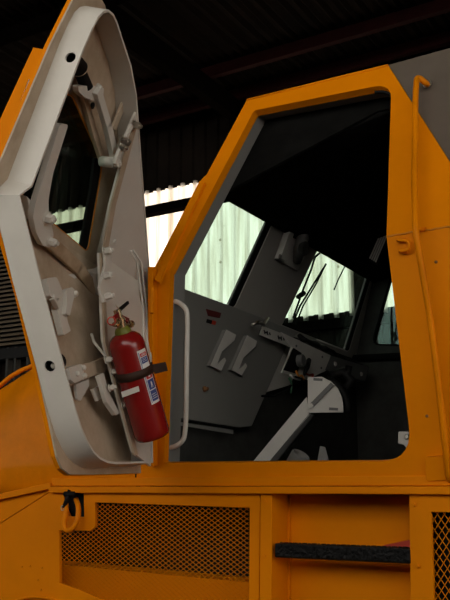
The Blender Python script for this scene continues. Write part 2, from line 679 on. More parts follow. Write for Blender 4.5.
# front fender plate, a crease across it
bm = bmesh.new()
fz = 1.15
pa = [R_(50, 490, -.004), R_(49, 640, -.004), R_(-60, 640, -.004), R_(-60, 548, -.004)]
add_plate(bm, [R_(52, 491, -.004), R_(49, 660, -.004), R_(-80, 660, -.004), R_(-80, 575, -.004)], Y * 0.02)
link('front_fender', bm, M['orange'], T)
bm = bmesh.new()
add_plate(bm, [R_(52, 490, -.004), R_(-80, 574, -.004), R_(-80, 574, -.004) + Y * 0.06 + Z * .12, R_(-80, 512, -.004) + Y * 0.06, R_(52, 488, -.004)][:2] + [R_(-80, 516, -.0)], Y * 0.02)
link('fender_shoulder', bm, M['orange'], T)
for (x, y) in ((30, 566), (42, 568), (22, 567), (41, 590), (38, 580)):
    bm = bmesh.new()
    add_lathe(bm, R_(x, y, -0.002), -Y, [(0, .005), (.003, .004), (.004, .001)], 10)
    link('rivet', bm, M['orange_gloss'], T)
# wheel arch lip
bm = bmesh.new()
add_tube(bm, [R_(x, 606 - 9 * math.sqrt(max(0, 1 - ((x - 36) / 24) ** 2)), 0.005) for x in range(12, 61, 4)], 0.006, 8)
link('wheel_arch_lip', bm, M['orange'], T, smooth=True)


def expanded_metal(name, plane, poly_px, su, sv, strand, parent, ma, ux=X, uz=Z):
    """sheet of diamond strands inside a photo outline on a real plane"""
    poly = [at(x, y, plane) for x, y in poly_px]
    P2 = [(p.dot(ux), p.dot(uz)) for p in poly]

    def inside(u, v):
        c = False
        j = len(P2) - 1
        for i in range(len(P2)):
            (xi, yi), (xj, yj) = P2[i], P2[j]
            if (yi > v) != (yj > v) and u < (xj - xi) * (v - yi) / (yj - yi) + xi:
                c = not c
            j = i
        return c
    u0, u1 = min(p[0] for p in P2), max(p[0] for p in P2)
    v0, v1 = min(p[1] for p in P2), max(p[1] for p in P2)
    o = poly[0] - ux * P2[0][0] - uz * P2[0][1]
    bm = bmesh.new()
    nu, nv = int((u1 - u0) / (su / 2)) + 2, int((v1 - v0) / (sv / 2)) + 2
    for i in range(nu):
        for j in range(nv):
            a = (u0 + i * su / 2, v0 + j * sv / 2)
            b = (a[0] + su / 2, a[1] + (sv / 2 if (i + j) % 2 == 0 else -sv / 2))
            if (i + j) % 2:
                a = (a[0], a[1] )
            mid = ((a[0] + b[0]) / 2, (a[1] + b[1]) / 2)
            if not inside(*mid):
                continue
            pa, pb = o + ux * a[0] + uz * a[1], o + ux * b[0] + uz * b[1]
            add_bar(bm, pa, pb, strand, 0.0025, Y)
    return link(name, bm, ma, parent)


BACK = (V((0, 0.02, 0)), V((0, -1, 0)))
# grille box on the left: framed plate with a notch for the shackle, diamond mesh behind
mesh_px = [(95, 502.5), (249.5, 508), (248.5, 640), (140, 640), (122, 612), (100, 599), (80, 590), (59.5, 583), (59, 530.5), (90, 531), (95, 527)]
notch = [(62.5, 487.8), (83.5, 488), (84, 517), (69, 516.5), (64, 505)]
bm = bmesh.new()
outer = [R_(49, 491), R_(259.5, 491), R_(257.5, 660), R_(49, 660)]
add_plate(bm, [R_(*p) for p in [(49, 488.5), (260, 490.5), (258, 660), (49.5, 660)]], Y * 0.016,
          holes=[[R_(*p) for p in mesh_px], [R_(*p) for p in [(63.5, 490.5), (83.5, 490.5), (84, 517), (69, 516.5), (64.5, 505)]]])
gl = link('side_grille', bm, M['orange'], T, bevel=0.002)
expanded_metal('mesh', BACK, mesh_px, 0.0265, 0.0165, 0.0016, gl, M['orange'])
bm = bmesh.new()
add_plate(bm, [R_(62, 489, -.03), R_(88, 489, -.03), R_(88, 520, -.03), R_(62, 520, -.03)], Y * 0.01)
link('backing', bm, M['black'], gl)
# frame member seen through the mesh, black sheet standing in for the dark void behind
bm = bmesh.new()
B2 = (V((0, 0.10, 0)), V((0, -1, 0)))
add_plate(bm, [at(40, 563, B2), at(265, 584, B2), at(265, 594, B2), at(40, 572, B2)], V((0, 0.14, 0.0)))
add_plate(bm, [at(40, 572, B2), at(265, 594, B2), at(265, 670, B2), at(40, 670, B2)], V((0, 0.02, 0)))
link('inner_frame', bm, M['orange'], T)
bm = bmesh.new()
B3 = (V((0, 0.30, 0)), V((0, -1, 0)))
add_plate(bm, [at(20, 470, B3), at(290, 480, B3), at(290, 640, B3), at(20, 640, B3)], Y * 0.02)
link('dark_void_sheet', bm, M['black'], T)
# post between grille and step with bolts
bm = bmesh.new()
add_plate(bm, [R_(260.5, 490.5, 0.004), R_(272, 490.5, 0.004), R_(271, 660, 0.004), R_(259, 660, 0.004)], Y * 0.14)
link('hull_post', bm, M['orange'], T, bevel=0.002)
for (x, y) in ((265.5, 501), (264.5, 556), (414.5, 504.5), (418, 566)):
    hexbolt('bolt', R_(x, y, 0.004), -Y, 0.0055, T, M['orange'], h=0.004)
# step recess
RB = (V((0, 0.13, 0)), V((0, -1, 0)))
bm = bmesh.new()
add_plate(bm, [at(262, 492, RB), at(440, 490, RB), at(440, 670, RB), at(262, 670, RB)], Y * 0.02)
link('recess_panel', bm, M['orange'], T)
bm = bmesh.new()
add_bar(bm, at(289, 495, RB, 0.006), at(289, 640, RB, 0.006), 0.012, 0.012, Y)
add_bar(bm, at(285, 496, RB, 0.006), at(430, 498, RB, 0.006), 0.012, 0.012, Y)
link('recess_frame', bm, M['orange'], T)
bm = bmesh.new()
s0, s1 = R_(275, 553), R_(420, 553)
zt0, zb0 = R_(275, 543).z, R_(275, 557.5).z
add_box(bm, (s0.x, -0.005, zb0), (R_(410.5, 553).x, 0.028, zt0))
stp = link('step', bm, M['tread'], T, bevel=0.006, label='black checker plate step')
bm = bmesh.new()
for i in range(26):
    xx = s0.x + 0.01 + (R_(410, 553).x - s0.x - 0.02) * (i + .5) / 26
    for j in range(1):
        yy = 0.012 + j * 0.022
        sgn = 1 if (i + j) % 2 else -1
        add_bar(bm, V((xx - .006, yy - .006 * sgn, zt0 + .001)), V((xx + .006, yy + .006 * sgn, zt0 + .001)), .004, .004, Z)
    for j in range(2):
        zz = zb0 + 0.014 + j * 0.022
        sgn = 1 if (i + j) % 2 else -1
        add_bar(bm, V((xx - .006, -.006, zz - .006 * sgn)), V((xx + .006, -.006, zz + .006 * sgn)), .004, .004, Y)
link('tread_pattern', bm, M['tread'], stp)
bm = bmesh.new()
add_plate(bm, [at(384, 545, RB, .03), at(411, 539.5, RB, .03), at(411, 548, RB, .03), at(384, 548, RB, .03)], Y * 0.01)
link('reflector_strip', bm, M['wire_red'], T, label='red strip behind the step')
# right grille
rm = [(431, 512), (560, 515), (575, 660), (436, 660)]
bm = bmesh.new()
add_plate(bm, [R_(*p) for p in [(409, 493), (620, 494), (640, 700), (412, 700)]], Y * 0.016, holes=[[R_(*p) for p in rm]])
gr = link('side_grille', bm, M['orange'], T, bevel=0.002)
expanded_metal('mesh', BACK, rm, 0.0225, 0.0325, 0.0020, gr, M['orange'])
bm = bmesh.new()
add_plate(bm, [at(412, 492, RB), at(700, 492, RB), at(700, 670, RB), at(412, 670, RB)], Y * 0.02)
link('backing', bm, M['black'], gr)
bm = bmesh.new()
add_plate(bm, [R_(409.5, 494, 0) + Y * .017, R_(411.5, 660, 0) + Y * .017, R_(411.5, 660, 0) + Y * .128, R_(409.5, 494, 0) + Y * .128], X * 0.01)
link('hull_post', bm, M['orange'], T)
bm = bmesh.new()
add_box(bm, (R_(618, 494).x, 0.0, 1.0), (2.6, 0.02, R_(225, 494).z))
link('hull_side', bm, M['orange'], T)
# hull below, out of the picture, down to the axle line
bm = bmesh.new()
add_box(bm, (-2.6, 0.32, 0.45), (2.6, 1.6, 1.55))
link('hull', bm, M['orange'], T)

# ---- bonnet in front of the cab
bm = bmesh.new()
prof = [(0.025, 1.575), (0.008, 1.60), (0.0, 1.645), (-0.006, 1.672), (0.006, 1.70), (0.01, 1.74), (0.02, 1.80), (0.04, 1.87), (0.075, 1.94), (0.13, 2.00), (0.22, 2.045), (0.36, 2.07), (0.8, 2.09), (1.5, 2.09)]
prof = prof
NXB = 50
rows = []
for i in range(NXB + 1):
    t = i / NXB
    x = -2.6 + (-0.40 + 2.6) * t
    rise = min(0.20, 0.44 * (x + 1.44)) if x > -1.44 else -0.05 * (-1.44 - x)
    taper = 0.10 * max(0.0, (-0.6 - x) / 2.0)
    row = []
    for (yy, zz) in prof:
        f = max(0, (zz - 1.62) / 0.47)
        row.append(bm.verts.new((x, yy + taper + 0.006 * math.sin(7 * x + 9 * zz), zz + rise * f)))
    rows.append(row)
for a, b in zip(rows, rows[1:]):
    for j in range(len(prof) - 1):
        bm.faces.new((a[j], a[j + 1], b[j + 1], b[j]))
o = link('bonnet', bm, M['orange_gloss'], T, smooth=True)
o.modifiers.new('s', 'SUBSURF').render_levels = 2
bm = bmesh.new()
BO = (V((0, 0.25, 0)), V((0, -1, 0)))
add_tube(bm, [at(x, y, BO) for x, y in ((-8, 392), (2, 384), (10, 377), (20, 371), (32, 366), (50, 361))], 0.011, 10)
link('bonnet_edge', bm, M['orange_gloss'], T, smooth=True)
# bulkhead between bonnet and cab
bm = bmesh.new()
add_box(bm, (-0.42, 0.06, 1.60), (-0.39, 1.75, 2.28))
link('bulkhead', bm, M['orange'], T)

# ---- cab interior
XW = -0.31
WALLF = (V((XW, 0, 0)), V((1, 0, 0)))
w0 = at(178, 290, WALLF)
WS = (w0.copy(), V((1, 0, -0.27)).normalized())
W = lambda x, y, off=0.0: at(x, y, WS, off)
wn = WS[1]
YF = W(366, 278).y + 0.10
print('cab: windscreen base', w0, 'far', W(345, 349), W(366, 278), 'headliner z', W(222, 193).z, W(366, 277).z)
pane1 = [(177, 288.5), (227.5, 306.8), (267.5, 219), (222, 192)]
pane2 = [(282, 325), (344.5, 350), (366.5, 278), (318, 249)]
# windscreen frame: inner face of the front wall with two panes cut out
bm = bmesh.new()
HZ = W(222, 193).z
p1 = round_poly([W(*p) for p in pane1], [0.02, 0.02, 0.02, 0.0], 4)
p2 = round_poly([W(*p) for p in pane2], [0.0, 0.02, 0.02, 0.0], 4)
cA = W(160, 287)
o1 = [V((cA.x, 0.02, cA.z)), W(160, 284), ]
def ws_pt(yv, z):
    return V((w0.x + 0.27 * (z - w0.z), yv, z))


fr_out = [W(166, 289), ws_pt(YF + .02, W(345, 356).z), ws_pt(YF + .02, HZ + .06), W(222.5, 188), W(209, 190)]
bm = bmesh.new()
add_plate(bm, fr_out, -wn * 0.010, holes=[p1, p2])
link('windscreen_frame', bm, M['pillar_grey'], T, label='light grey inner frame of the split windscreen')
for pp in (pane1, pane2):
    bm = bmesh.new()
    q = [W(x, y, -0.028) for x, y in pp]
    c = sum(q, V((0, 0, 0))) / 4
    add_plate(bm, [c + (p - c) * 1.12 for p in q], -wn * 0.012)
    link('windscreen_pane', bm, M['screen_glass'], T)
# black rubber seals with pale inner bead
for pp in (pane1, pane2):
    side_pts = [W(*pp[1], 0.0), W(*pp[2], 0.0)]
    bm = bmesh.new()
    dd = W(pp[1][0] + (5 if pp is pane1 else 3), pp[1][1] + 1.5) - W(*pp[1])
    add_plate(bm, [side_pts[0] - wn * .008, side_pts[1] - wn * .008, side_pts[1] + dd - wn * .008, side_pts[0] + dd - wn * .008], wn * 0.014)
    link('windscreen_seal', bm, M['black'], T)
    bm = bmesh.new()
    add_tube(bm, fillet([W(pp[0][0] + 34, pp[0][1] + 14, .004) + dd * .3, side_pts[0] + dd * 1.1 + wn * .004, side_pts[1] + dd * 1.1 + wn * .004], 0.03, 4), 0.0035, 8)
    link('seal_bead', bm, M['plate'], T, smooth=True)
# front wall below the windscreen
FWL = lambda x, y, off=0.0: at(x, y, WALLF, off)
bm = bmesh.new()
add_box(bm, (XW - 0.04, 0.03, 1.58), (XW - 0.012, YF, w0.z + 0.0))
link('front_wall', bm, M['darktrim'], T)
bm = bmesh.new()
pts = [FWL(160, 284), FWL(230, 309), FWL(292, 333), FWL(281, 344), FWL(244, 427), FWL(232, 428), FWL(160, 417)]
add_plate(bm, pts, V((0.04, 0, 0)))
fp = link('front_panel', bm, M['grey'], T, bevel=0.004, label='light grey panel below the near windscreen pane')
PX = (V((XW + 0.04, 0, 0)), V((1, 0, 0)))
FP = lambda x, y, off=0.0: at(x, y, PX, off)
bm = bmesh.new()
add_plate(bm, [FP(165, 420), FP(232, 430), FP(232, 434), FP(165, 423)], V((0.006, 0, 0)))
link('front_panel_ledge', bm, M['grey'], T)
# two notched hook brackets
hk = [(160, 224), (203, 247), (196, 272), (140, 322), (117, 380), (153, 350), (158, 362), (136, 410), (88, 385)]
hk_px = [(190 + x / 4.5, 280 + y / 4.5) for x, y in hk]
hk2 = [(254, 250), (297, 275), (290, 300), (236, 350), (213, 408), (247, 375), (253, 388), (228, 430), (184, 405)]
hk2_px = [(190 + x / 4.5, 280 + y / 4.5) for x, y in hk2]
for pts in (hk_px, hk2_px):
    bm = bmesh.new()
    add_plate(bm, [FP(x, y, 0.012) for x, y in pts], V((0.005, 0, 0)))
    # folded foot that carries the hook, its shading put in as grey
    a0, a1 = FP(*pts[0], 0.016), FP(*pts[-1], 0.016)
    hb = link('hook_bracket', bm, M['plate'], T, label='white notched hook bracket')
    bm = bmesh.new()
    add_plate(bm, [a0, a1, a1 - X * 0.016, a0 - X * 0.016], V((0, 0.005, 0)))
    link('bracket_foot', bm, M['grey'], hb)
for pts, ma in (([(206, 309), (221, 313), (219.5, 318), (208, 316)], 'sticker_red'), ([(207, 319), (212, 320.5), (211, 324), (206, 322.5)], 'black'), ([(212, 320.5), (216, 321.5), (215, 325), (211, 324)], 'wire_red')):
    bm = bmesh.new()
    add_plate(bm, [FP(x, y, 0.001) for x, y in pts], V((0.002, 0, 0)))
    link('sticker', bm, M[ma], T, label='small dark red sticker' if ma == 'sticker_red' else None)
bm = bmesh.new()
add_lathe(bm, FP(204, 389, 0.0), X, [(0, .012), (.006, .012), (.010, .008), (.02, .007)], 12)
link('knob', bm, M['rust'], T, label='small brown knob low on the panel')
# slotted deck strip along the windscreen base
DK = (V((XW + 0.075, 0, 0)), V((1, 0, 0)))
D = lambda x, y, off=0.0: at(x, y, DK, off)
bm = bmesh.new()
add_plate(bm, [D(262, 326), D(300, 341), D(303, 352), D(259, 335)], V((0.004, 0, 0)))
dk = link('deck_strip', bm, M['plate'], T, label='white slotted strip at windscreen base')
for cx, cy in ((267, 333), (281, 338.5)):
    bm = bmesh.new()
    for q, (x1_, y1_, x2_, y2_) in enumerate(((cx - 3, cy - 3, cx - 2, cy + 1), (cx, cy - 2, cx + 1, cy + 2), (cx - 2.5, cy - 1, cx + .5, cy), (cx + 2.5, cy - .5, cx + 3.2, cy + 2))):
        add_bar(bm, D(x1_, y1_, .006), D(x2_, y2_, .006), .006, .003, X)
    link('slot', bm, M['black'], dk)
# clear fitting beside it
bm = bmesh.new()
add_tube(bm, [D(252, 325, .01), D(258, 322, .02), D(264, 324, .02), D(268, 318, .01)], 0.008, 8)
link('washer_nozzle', bm, M['steel'], T, smooth=True)
# dash: side plate, gauge plate, dark far end
DX = (V((XW + 0.14, 0, 0)), V((1, 0, 0)))
DD = lambda x, y, off=0.0: at(x, y, DX, off)
bm = bmesh.new()
add_plate(bm, [FWL(276, 340, .03), FWL(300, 350, .03), FWL(297, 372, .03), FWL(290, 385, .03), FWL(259, 394.5, .03), FWL(250, 394, .03)], V((-0.01, 0, 0)))
link('dash_side', bm, M['plate'], T, label='white plate at near end of dash')
bm = bmesh.new()
add_plate(bm, [DD(281, 332), DD(331, 355.5), DD(326, 371), DD(313, 377), DD(308, 380), DD(297, 376), DD(282, 373), DD(292, 347)], V((-0.008, 0, 0)))
da = link('dash_panel', bm, M['plate'], T, bevel=0.003, label='white dash panel with gauge hole')
bm = bmesh.new()
add_plate(bm, [DD(331, 355.5, .002), DD(369, 367, .002), DD(365.5, 381, .002), DD(325.5, 370, .002)], V((-0.06, 0, 0)))
de = link('dash_end', bm, M['gunmetal'], T, bevel=0.003, label='dark grey box end of dash')
for (x, y) in ((335, 364), (361, 374)):
    hexbolt('bolt', DD(x, y, .002), X, 0.010, de, M['plate'], h=0.006)
bm = bmesh.new()
add_plate(bm, [DD(293, 348, .001), DD(301, 353, .001), DD(297, 374, .001), DD(283, 370, .001)], V((0.004, 0, 0)))
link('gauge_cutout', bm, M['black'], da)
bm = bmesh.new()
add_lathe(bm, DD(297.5, 361, 0.0), X, [(0, .030), (.03, .030), (.034, .026), (.03, .022)], 22)
link('gauge', bm, M['gunmetal'], da, smooth=False)
for (x, y) in ((296, 346), (322, 357), (321, 368)):
    bm = bmesh.new()
    add_lathe(bm, DD(x, y), X, [(0, .006), (.004, .006)], 10)
    link('screw', bm, M['gunmetal'], da)
bm = bmesh.new()
add_tube(bm, [DD(309, 360, .02), DD(307, 367, .035), DD(304, 375, .03)], [.012, .014, .006], 8)
link('dash_lever', bm, M['black'], T, smooth=True)
for ma, pts in (('wire_red', ((305, 373), (309, 375.5), (314, 374), (311, 379))), ('wire_orange', ((296, 371), (299, 377), (302, 375), (304, 380))), ('wire_green', ((289, 378), (292, 384), (291, 393))),
                ('black', ((262, 396), (275, 396), (287, 390), (296, 381))), ('label_white', ((290, 375), (295, 379), (300, 380)))):
    bm = bmesh.new()
    add_tube(bm, fillet([DD(x, y, .03) for x, y in pts], .02, 4), 0.005, 6)
    link('wire', bm, M[ma], T, smooth=True)
# clutter of black hose along the dash top
bm = bmesh.new()
pts = [DD(299 + i * 4.2, 336.5 + i * 2.05 + random.uniform(-1.5, 1.5), random.uniform(-.05, .0)) for i in range(16)]
add_tube(bm, pts, [random.uniform(.008, .018) for _ in pts], 7)
link('hose', bm, M['black'], T, smooth=True)
# steering column: quadrant plate on a square tube
CP = (V((0, 0.62, 0)), V((0.35, -1, 0)).normalized())
c_ = lambda x, y, off=0.0: at(x, y, CP, off)
quad = [(308, 377.5), (322, 377), (331, 381.5), (338, 388.5), (342, 397), (343.5, 405), (343.5, 412.5), (308, 413)]
bm = bmesh.new()
add_plate(bm, [c_(x, y) for x, y in quad], CP[1] * 0.012)
qp = link('column_quadrant', bm, M['plate'], T, bevel=0.002, label='white quarter round column bracket')
bm = bmesh.new()
add_tube(bm, [c_(x, y, -.02) for x, y in ((326, 379), (335, 383.5), (342, 390), (346.5, 398), (348, 406), (348, 413))], 0.018, 8)
link('quadrant_rim', bm, M['black'], qp, smooth=True)
bm = bmesh.new()
add_bar(bm, c_(332.5, 384, .018), c_(312, 405, .018), .018, .012, CP[1])
link('tilt_arm', bm, M['gunmetal'], qp)
for (x, y) in ((318, 379.5), (333.5, 409)):
    bm = bmesh.new()
    add_bar(bm, c_(x - 4.5, y - .3, .014), c_(x + 4.5, y + .3, .014), .011, .004, CP[1])
    link('slot', bm, M['gunmetal'], qp)
hexbolt('bolt', c_(311, 406, .014), CP[1], .012, qp, M['plate'], h=.008)
bm = bmesh.new()
add_plate(bm, [c_(306.5, 397, -.002), c_(309.5, 415, -.002), c_(262, 470, -.002), c_(246, 470, -.002)], -CP[1] * 0.07)
link('steering_column', bm, M['plate'], T, label='white square steering column tube')
bm = bmesh.new()
add_plate(bm, [c_(309, 414, 0), c_(314, 415, -.02), c_(270, 470, -.02), c_(262, 470, 0)], -CP[1] * 0.09)  # dark side of the column tube, its shade put into the colour
link('column_shaded_side', bm, M['gunmetal'], T)
bm = bmesh.new()
add_tube(bm, [c_(331, 376, -.05), c_(343, 372, -.06), c_(352, 381, -.05), c_(345, 390, -.04)], .022, 8)
add_tube(bm, [c_(349, 366, -.05), c_(347, 376, -.05), c_(352, 386, -.05)], .016, 8)
link('column_switch', bm, M['black'], T, smooth=True)
bm = bmesh.new()
add_plate(bm, [c_(320, 446), c_(325, 447), c_(331, 468), c_(316, 468)], -CP[1] * 0.02)
link('pedal', bm, M['grey'], T)
# inside grab handle near the hinge
bm = bmesh.new()
jj = lambda x, y: L(x, y, -0.035)
hp = [L(165, 301, -0.05), jj(178, 301.5), jj(187, 309), jj(187.5, 322), jj(186, 424), jj(184, 440), jj(176, 446.5), L(163, 448.5, -0.05)]
add_tube(bm, fillet(hp, .05, 5), 0.0095, 12)
link('inside_grab_handle', bm, M['white'], T, smooth=True)

# headliner, far wall with window, rear wall, floor
HX0 = W(222, 192).x
bm = bmesh.new()
N1, N2 = 12, 12
HL = V((0, 0, HZ))
ztop = U(391, 84).z - 0.02


def side_y(z):
    return -0.12 + 0.25 * (z - ZB) / (ZR - ZB)


gv = {}
for i in range(N1 + 1):
    for j in range(N2 + 1):
        x = HX0 + 0.002 + (1.745 - HX0) * i / N1
        z = HZ + (ztop - HZ) * min(1, i / N1 * 2.3) + 0.004 * math.sin(i * 3.1) * math.sin(j * 2.7)
        y0_ = side_y(z) + 0.112
        y = y0_ + (YF - y0_) * j / N2
        gv[i, j] = bm.verts.new((x, y, z))
for i in range(N1):
    for j in range(N2):
        bm.faces.new((gv[i, j], gv[i + 1, j], gv[i + 1, j + 1], gv[i, j + 1]))
o = link('headliner', bm, M['dark'], T, smooth=True)
md = o.modifiers.new('s', 'SOLIDIFY')
md.thickness = 0.03
# liner above the door on the near side and front end of the headliner
bm = bmesh.new()
zq = ZR - 0.06
add_plate(bm, [U(221, 194, -.1)] + [V((x, side_y(z) + .107, z)) for x, z in ((HX0 + .75, ztop - .03), (1.74, ztop - .03), (1.74, zq))] + [U(262, 106, -.1)], UPP[1] * -0.012)
link('headliner_side', bm, M['dark'], T)
FAR = (V((0, YF, 0)), V((0, -1, 0)))
F_ = lambda x, y, off=0.0: at(x, y, FAR, off)
fw = [V((XW - .02, YF, 1.45)), V((1.75, YF, 1.45)), V((1.75, YF, ztop)), V((HX0 + .02, YF, HZ + .12)), V((HX0 - .03, YF, HZ)), V((XW - .03, YF, w0.z))]
win = round_poly([F_(371.5, 344.5), F_(440, 346), F_(440, 268), F_(392, 272)], 0.06, 4)
bm = bmesh.new()
add_plate(bm, fw, Y * 0.04, holes=[win])
link('far_side_wall', bm, M['darktrim'], T, label='dark quilted lining of far cab side')
bm = bmesh.new()
add_plate(bm, [p + Y * .02 for p in win], Y * 0.008)
link('side_window_pane', bm, M['screen_glass'], T)
bm = bmesh.new()
add_tube(bm, win, .006, 6, closed=True)
link('window_seal', bm, M['black'], T, smooth=True)
bm = bmesh.new()
add_box(bm, (1.72, 0.08, 1.45), (1.76, YF + .04, ztop + .05))
link('cab_rear_wall', bm, M['dark'], T)
bm = bmesh.new()
add_box(bm, (XW - .04, 0.06, 1.58), (1.76, YF + .04, 1.61))
link('cab_floor', bm, M['dark'], T)
# padded ledge under the far window
bm = bmesh.new()
add_tube(bm, [F_(352, 358, .03), F_(440, 354, .03)], .02, 8)
link('padded_ledge', bm, M['dark'], T, smooth=True)
# vent slats high on the far side
AV = (V((0, 1.40, 0)), V((0, -1, 0)))
bm = bmesh.new()
add_plate(bm, [at(x, y, AV) for x, y in ((383, 229), (389, 232), (376, 264), (369, 260))], Y * 0.03)
vt = link('air_vent', bm, M['black'], T)
for i in range(4):
    bm = bmesh.new()
    a0 = at(381.3 + i * 1.8, 232.5 + i * 1.0, AV, .004)
    a1 = at(369.8 + i * 1.9, 258.5 + i * 1.2, AV, .004)
    add_bar(bm, a0, a1, .007, .006, Y)
    link('slat', bm, M['plate'], vt)
# seat belt buckle by the rear of the opening
SB = (V((0, 0.25, 0)), V((0, -1, 0)))
sb = lambda x, y, off=0.0: at(x, y, SB, off)
bm = bmesh.new()
add_plate(bm, [sb(401, 432), sb(418, 432), sb(418, 454), sb(411, 450), sb(406, 445), sb(400.5, 444)], -Y * 0.03)
bk = link('belt_bracket', bm, M['plate'], T, bevel=.003, label='white bracket with black belt buckle')
bm = bmesh.new()
add_plate(bm, round_poly([sb(405, 431, .005), sb(418, 431, .005), sb(418, 417, .005), sb(406, 419, .005)], .015, 4), -Y * 0.035)
link('belt_buckle', bm, M['black'], bk)
hexbolt('bolt', sb(407, 437, .03), -Y, .008, bk, M['steel'], h=.004)
# lamp on the centre post of the windscreen
bm = bmesh.new()
lp = [(274.5, 258.5), (283.5, 230), (288, 232), (298, 231), (311.5, 240.5), (296, 270.5)]
add_plate(bm, [W(x, y, .0) for x, y in ((274, 259), (284, 230), (311, 241), (296, 271))], wn * 0.012)
lb = link('lamp_bracket', bm, M['plate'], T, bevel=.003)
bm = bmesh.new()
add_plate(bm, [W(x, y, .012) for x, y in ((275, 258), (284.5, 231), (289, 233), (280, 260))], wn * 0.03)
link('bracket_flange', bm, M['plate'], lb, bevel=.002)
bm = bmesh.new()
add_tube(bm, [W(297, 262, .03), W(299, 250, .05), W(303, 237, .055), W(304, 232, .05)], [.02, .03, .032, .02], 12)
link('horn', bm, M['gunmetal'], lb, smooth=True)
bm = bmesh.new()
add_lathe(bm, W(301, 248, .06), wn, [(0, .03), (.02, .036), (.028, .034), (.024, .02)], 18)
link('lens', bm, M['darktrim'], lb)
hexbolt('bolt', W(280, 256.5, .045), wn, .009, lb, M['grey'], h=.006)
# wipers outside the far pane
wp = lambda x, y: W(x, y, -0.075)
bm = bmesh.new()
add_tube(bm, [wp(293, 323), wp(300, 306), wp(313, 285), wp(326, 264)], .0055, 6)
add_tube(bm, [wp(296, 324), wp(303, 306), wp(316, 284), wp(326, 264)], .0045, 6)
add_tube(bm, [wp(293, 318), wp(303, 290), wp(311, 270), wp(315, 257), wp(321, 252)], .006, 6)
add_tube(bm, [wp(298, 297), wp(304, 293)], .014, 6)
link('windscreen_wiper', bm, M['black'], T, smooth=True, label='black wiper outside the far pane')
bm = bmesh.new()
add_tube(bm, [wp(334, 290), wp(338, 280), wp(345, 266)], .004, 6)
link('wiper_blade', bm, M['black'], T, smooth=True)

# ------------------------------------------------------------------ the open door
ANG = math.radians(74)
HX = V((-0.31, 0, 1.69))
SH = V((0.0, 0.0, 0.0))


def rotz(p):
    p = V(p) - HX
    c, s = math.cos(-ANG), math.sin(-ANG)
    return HX + V((p.x * c - p.y * s, p.x * s + p.y * c, p.z)) + SH


HB, FB, FK, FT, AT, HK = [rotz(p) for p in ((-.31, 0, 1.69), (.73, 0, 1.66), (.72, -.12, 2.40), (.67, .1, 3.03), (.06, .12, 3.11), (-.22, -.12, 2.35))]
DL = pl3(HB, FB, FK)
DU = pl3(FK, HK, (FT + AT) / 2)
nL, nU = DL[1], DU[1]
cdir = nL.cross(nU).normalized()
# a point on the crease
import itertools
def crease(px):
    lo, hi = -2.0, 2.0
    p0 = FK - nL * 0
    d = cdir if proj_x(FK + cdir * .1) > proj_x(FK) else -cdir
    for _ in range(60):
        mid = (lo + hi) / 2
        if proj_x(FK + d * mid) < px:
            lo = mid
        else:
            hi = mid
    return FK + d * lo


dl = lambda x, y, off=0.0: at(x, y, DL, off)
du = lambda x, y, off=0.0: at(x, y, DU, off)
H_TRAY = 0.082
nM = (nL + nU).normalized() * (1 / max(.5, ((nL + nU).normalized().dot(nL))))


def py(p):
    d = p - CAM
    return 300 - FPX * d.dot(UP) / d.dot(FW)


print('door crease', [(x, round(py(crease(x)), 1)) for x in (-16, -6, 27, 60, 100, 130)], 'depths', (HB - CAM).dot(FW), (FB - CAM).dot(FW), nL, nU)
# outer skin, lower and upper halves, with the window cut out
sk_lo = [crease(-14), dl(0, 224), dl(20, 292), dl(41, 380), dl(57, 456), dl(62, 468), dl(70, 474.5), dl(90, 474.5), dl(141, 473), crease(133)]
win_px = [(54, 90), (73, 96), (103, 164), (88, 252.5), (52, 222.5), (22, 197), (29, 150)]
winp = round_poly([du(x, y) for x, y in win_px], [.02, .02, .04, .03, .02, .02, .02], 5)
sk_up = [crease(-14), du(0, 163), du(50, 46), du(76, -6), du(90, -12), du(101, -2), du(105, 5), du(120, 60), du(122, 100), crease(133)]
bm = bmesh.new()
add_plate(bm, sk_lo, -nL * 0.006)
add_plate(bm, sk_up, -nU * 0.006, holes=[winp])
DOOR = link('door', bm, M['dirty'], T, label='open cab door, off white inside, orange outside')
WC = sum(winp, V((0, 0, 0))) / len(winp)
# orange outer face of the same door
bm = bmesh.new()
mid = lambda p, n: p - n * 0.0065
add_plate(bm, [mid(p, nL) for p in sk_lo], -nL * 0.012)
add_plate(bm, [mid(p, nU) for p in sk_up], -nU * 0.012, holes=[[WC + (mid(p, nU) - WC) * 1.07 for p in winp]])
link('outer_skin', bm, M['orange'], DOOR, label='orange outer face and edge')
WC = sum(winp, V((0, 0, 0))) / len(winp)
# raised armour frame on the outside of the window
bm = bmesh.new()
o_out = [du(52, 51, -.018), du(6, 152, -.018), du(-12, 200, -.018), du(6, 206, -.018), du(24, 160, -.018), du(64, 62, -.018)]
add_plate(bm, o_out, -nU * 0.066)
link('armour_strip', bm, M['orange'], DOOR)
# pane and its thin amber seal
bm = bmesh.new()
add_plate(bm, [du(x, y, -.03) for x, y in ((32, 80), (76, 86), (110, 164), (90, 262), (46, 232), (0, 200), (10, 140))], -nU * 0.012)
link('door_window_pane', bm, M['door_glass'], DOOR)
bm = bmesh.new()
add_tube(bm, [p - nU * .002 for p in winp], .0028, 6, closed=True)
link('window_seal', bm, M['yellow'], DOOR, smooth=True)
bm = bmesh.new()
add_plate(bm, [du(x, y, -.008) for x, y in ((104, 160), (106, 166), (90.5, 256), (80.5, 248.5), (91, 190), (95, 158))], -nU * .01)
link('window_gasket', bm, M['black'], DOOR)
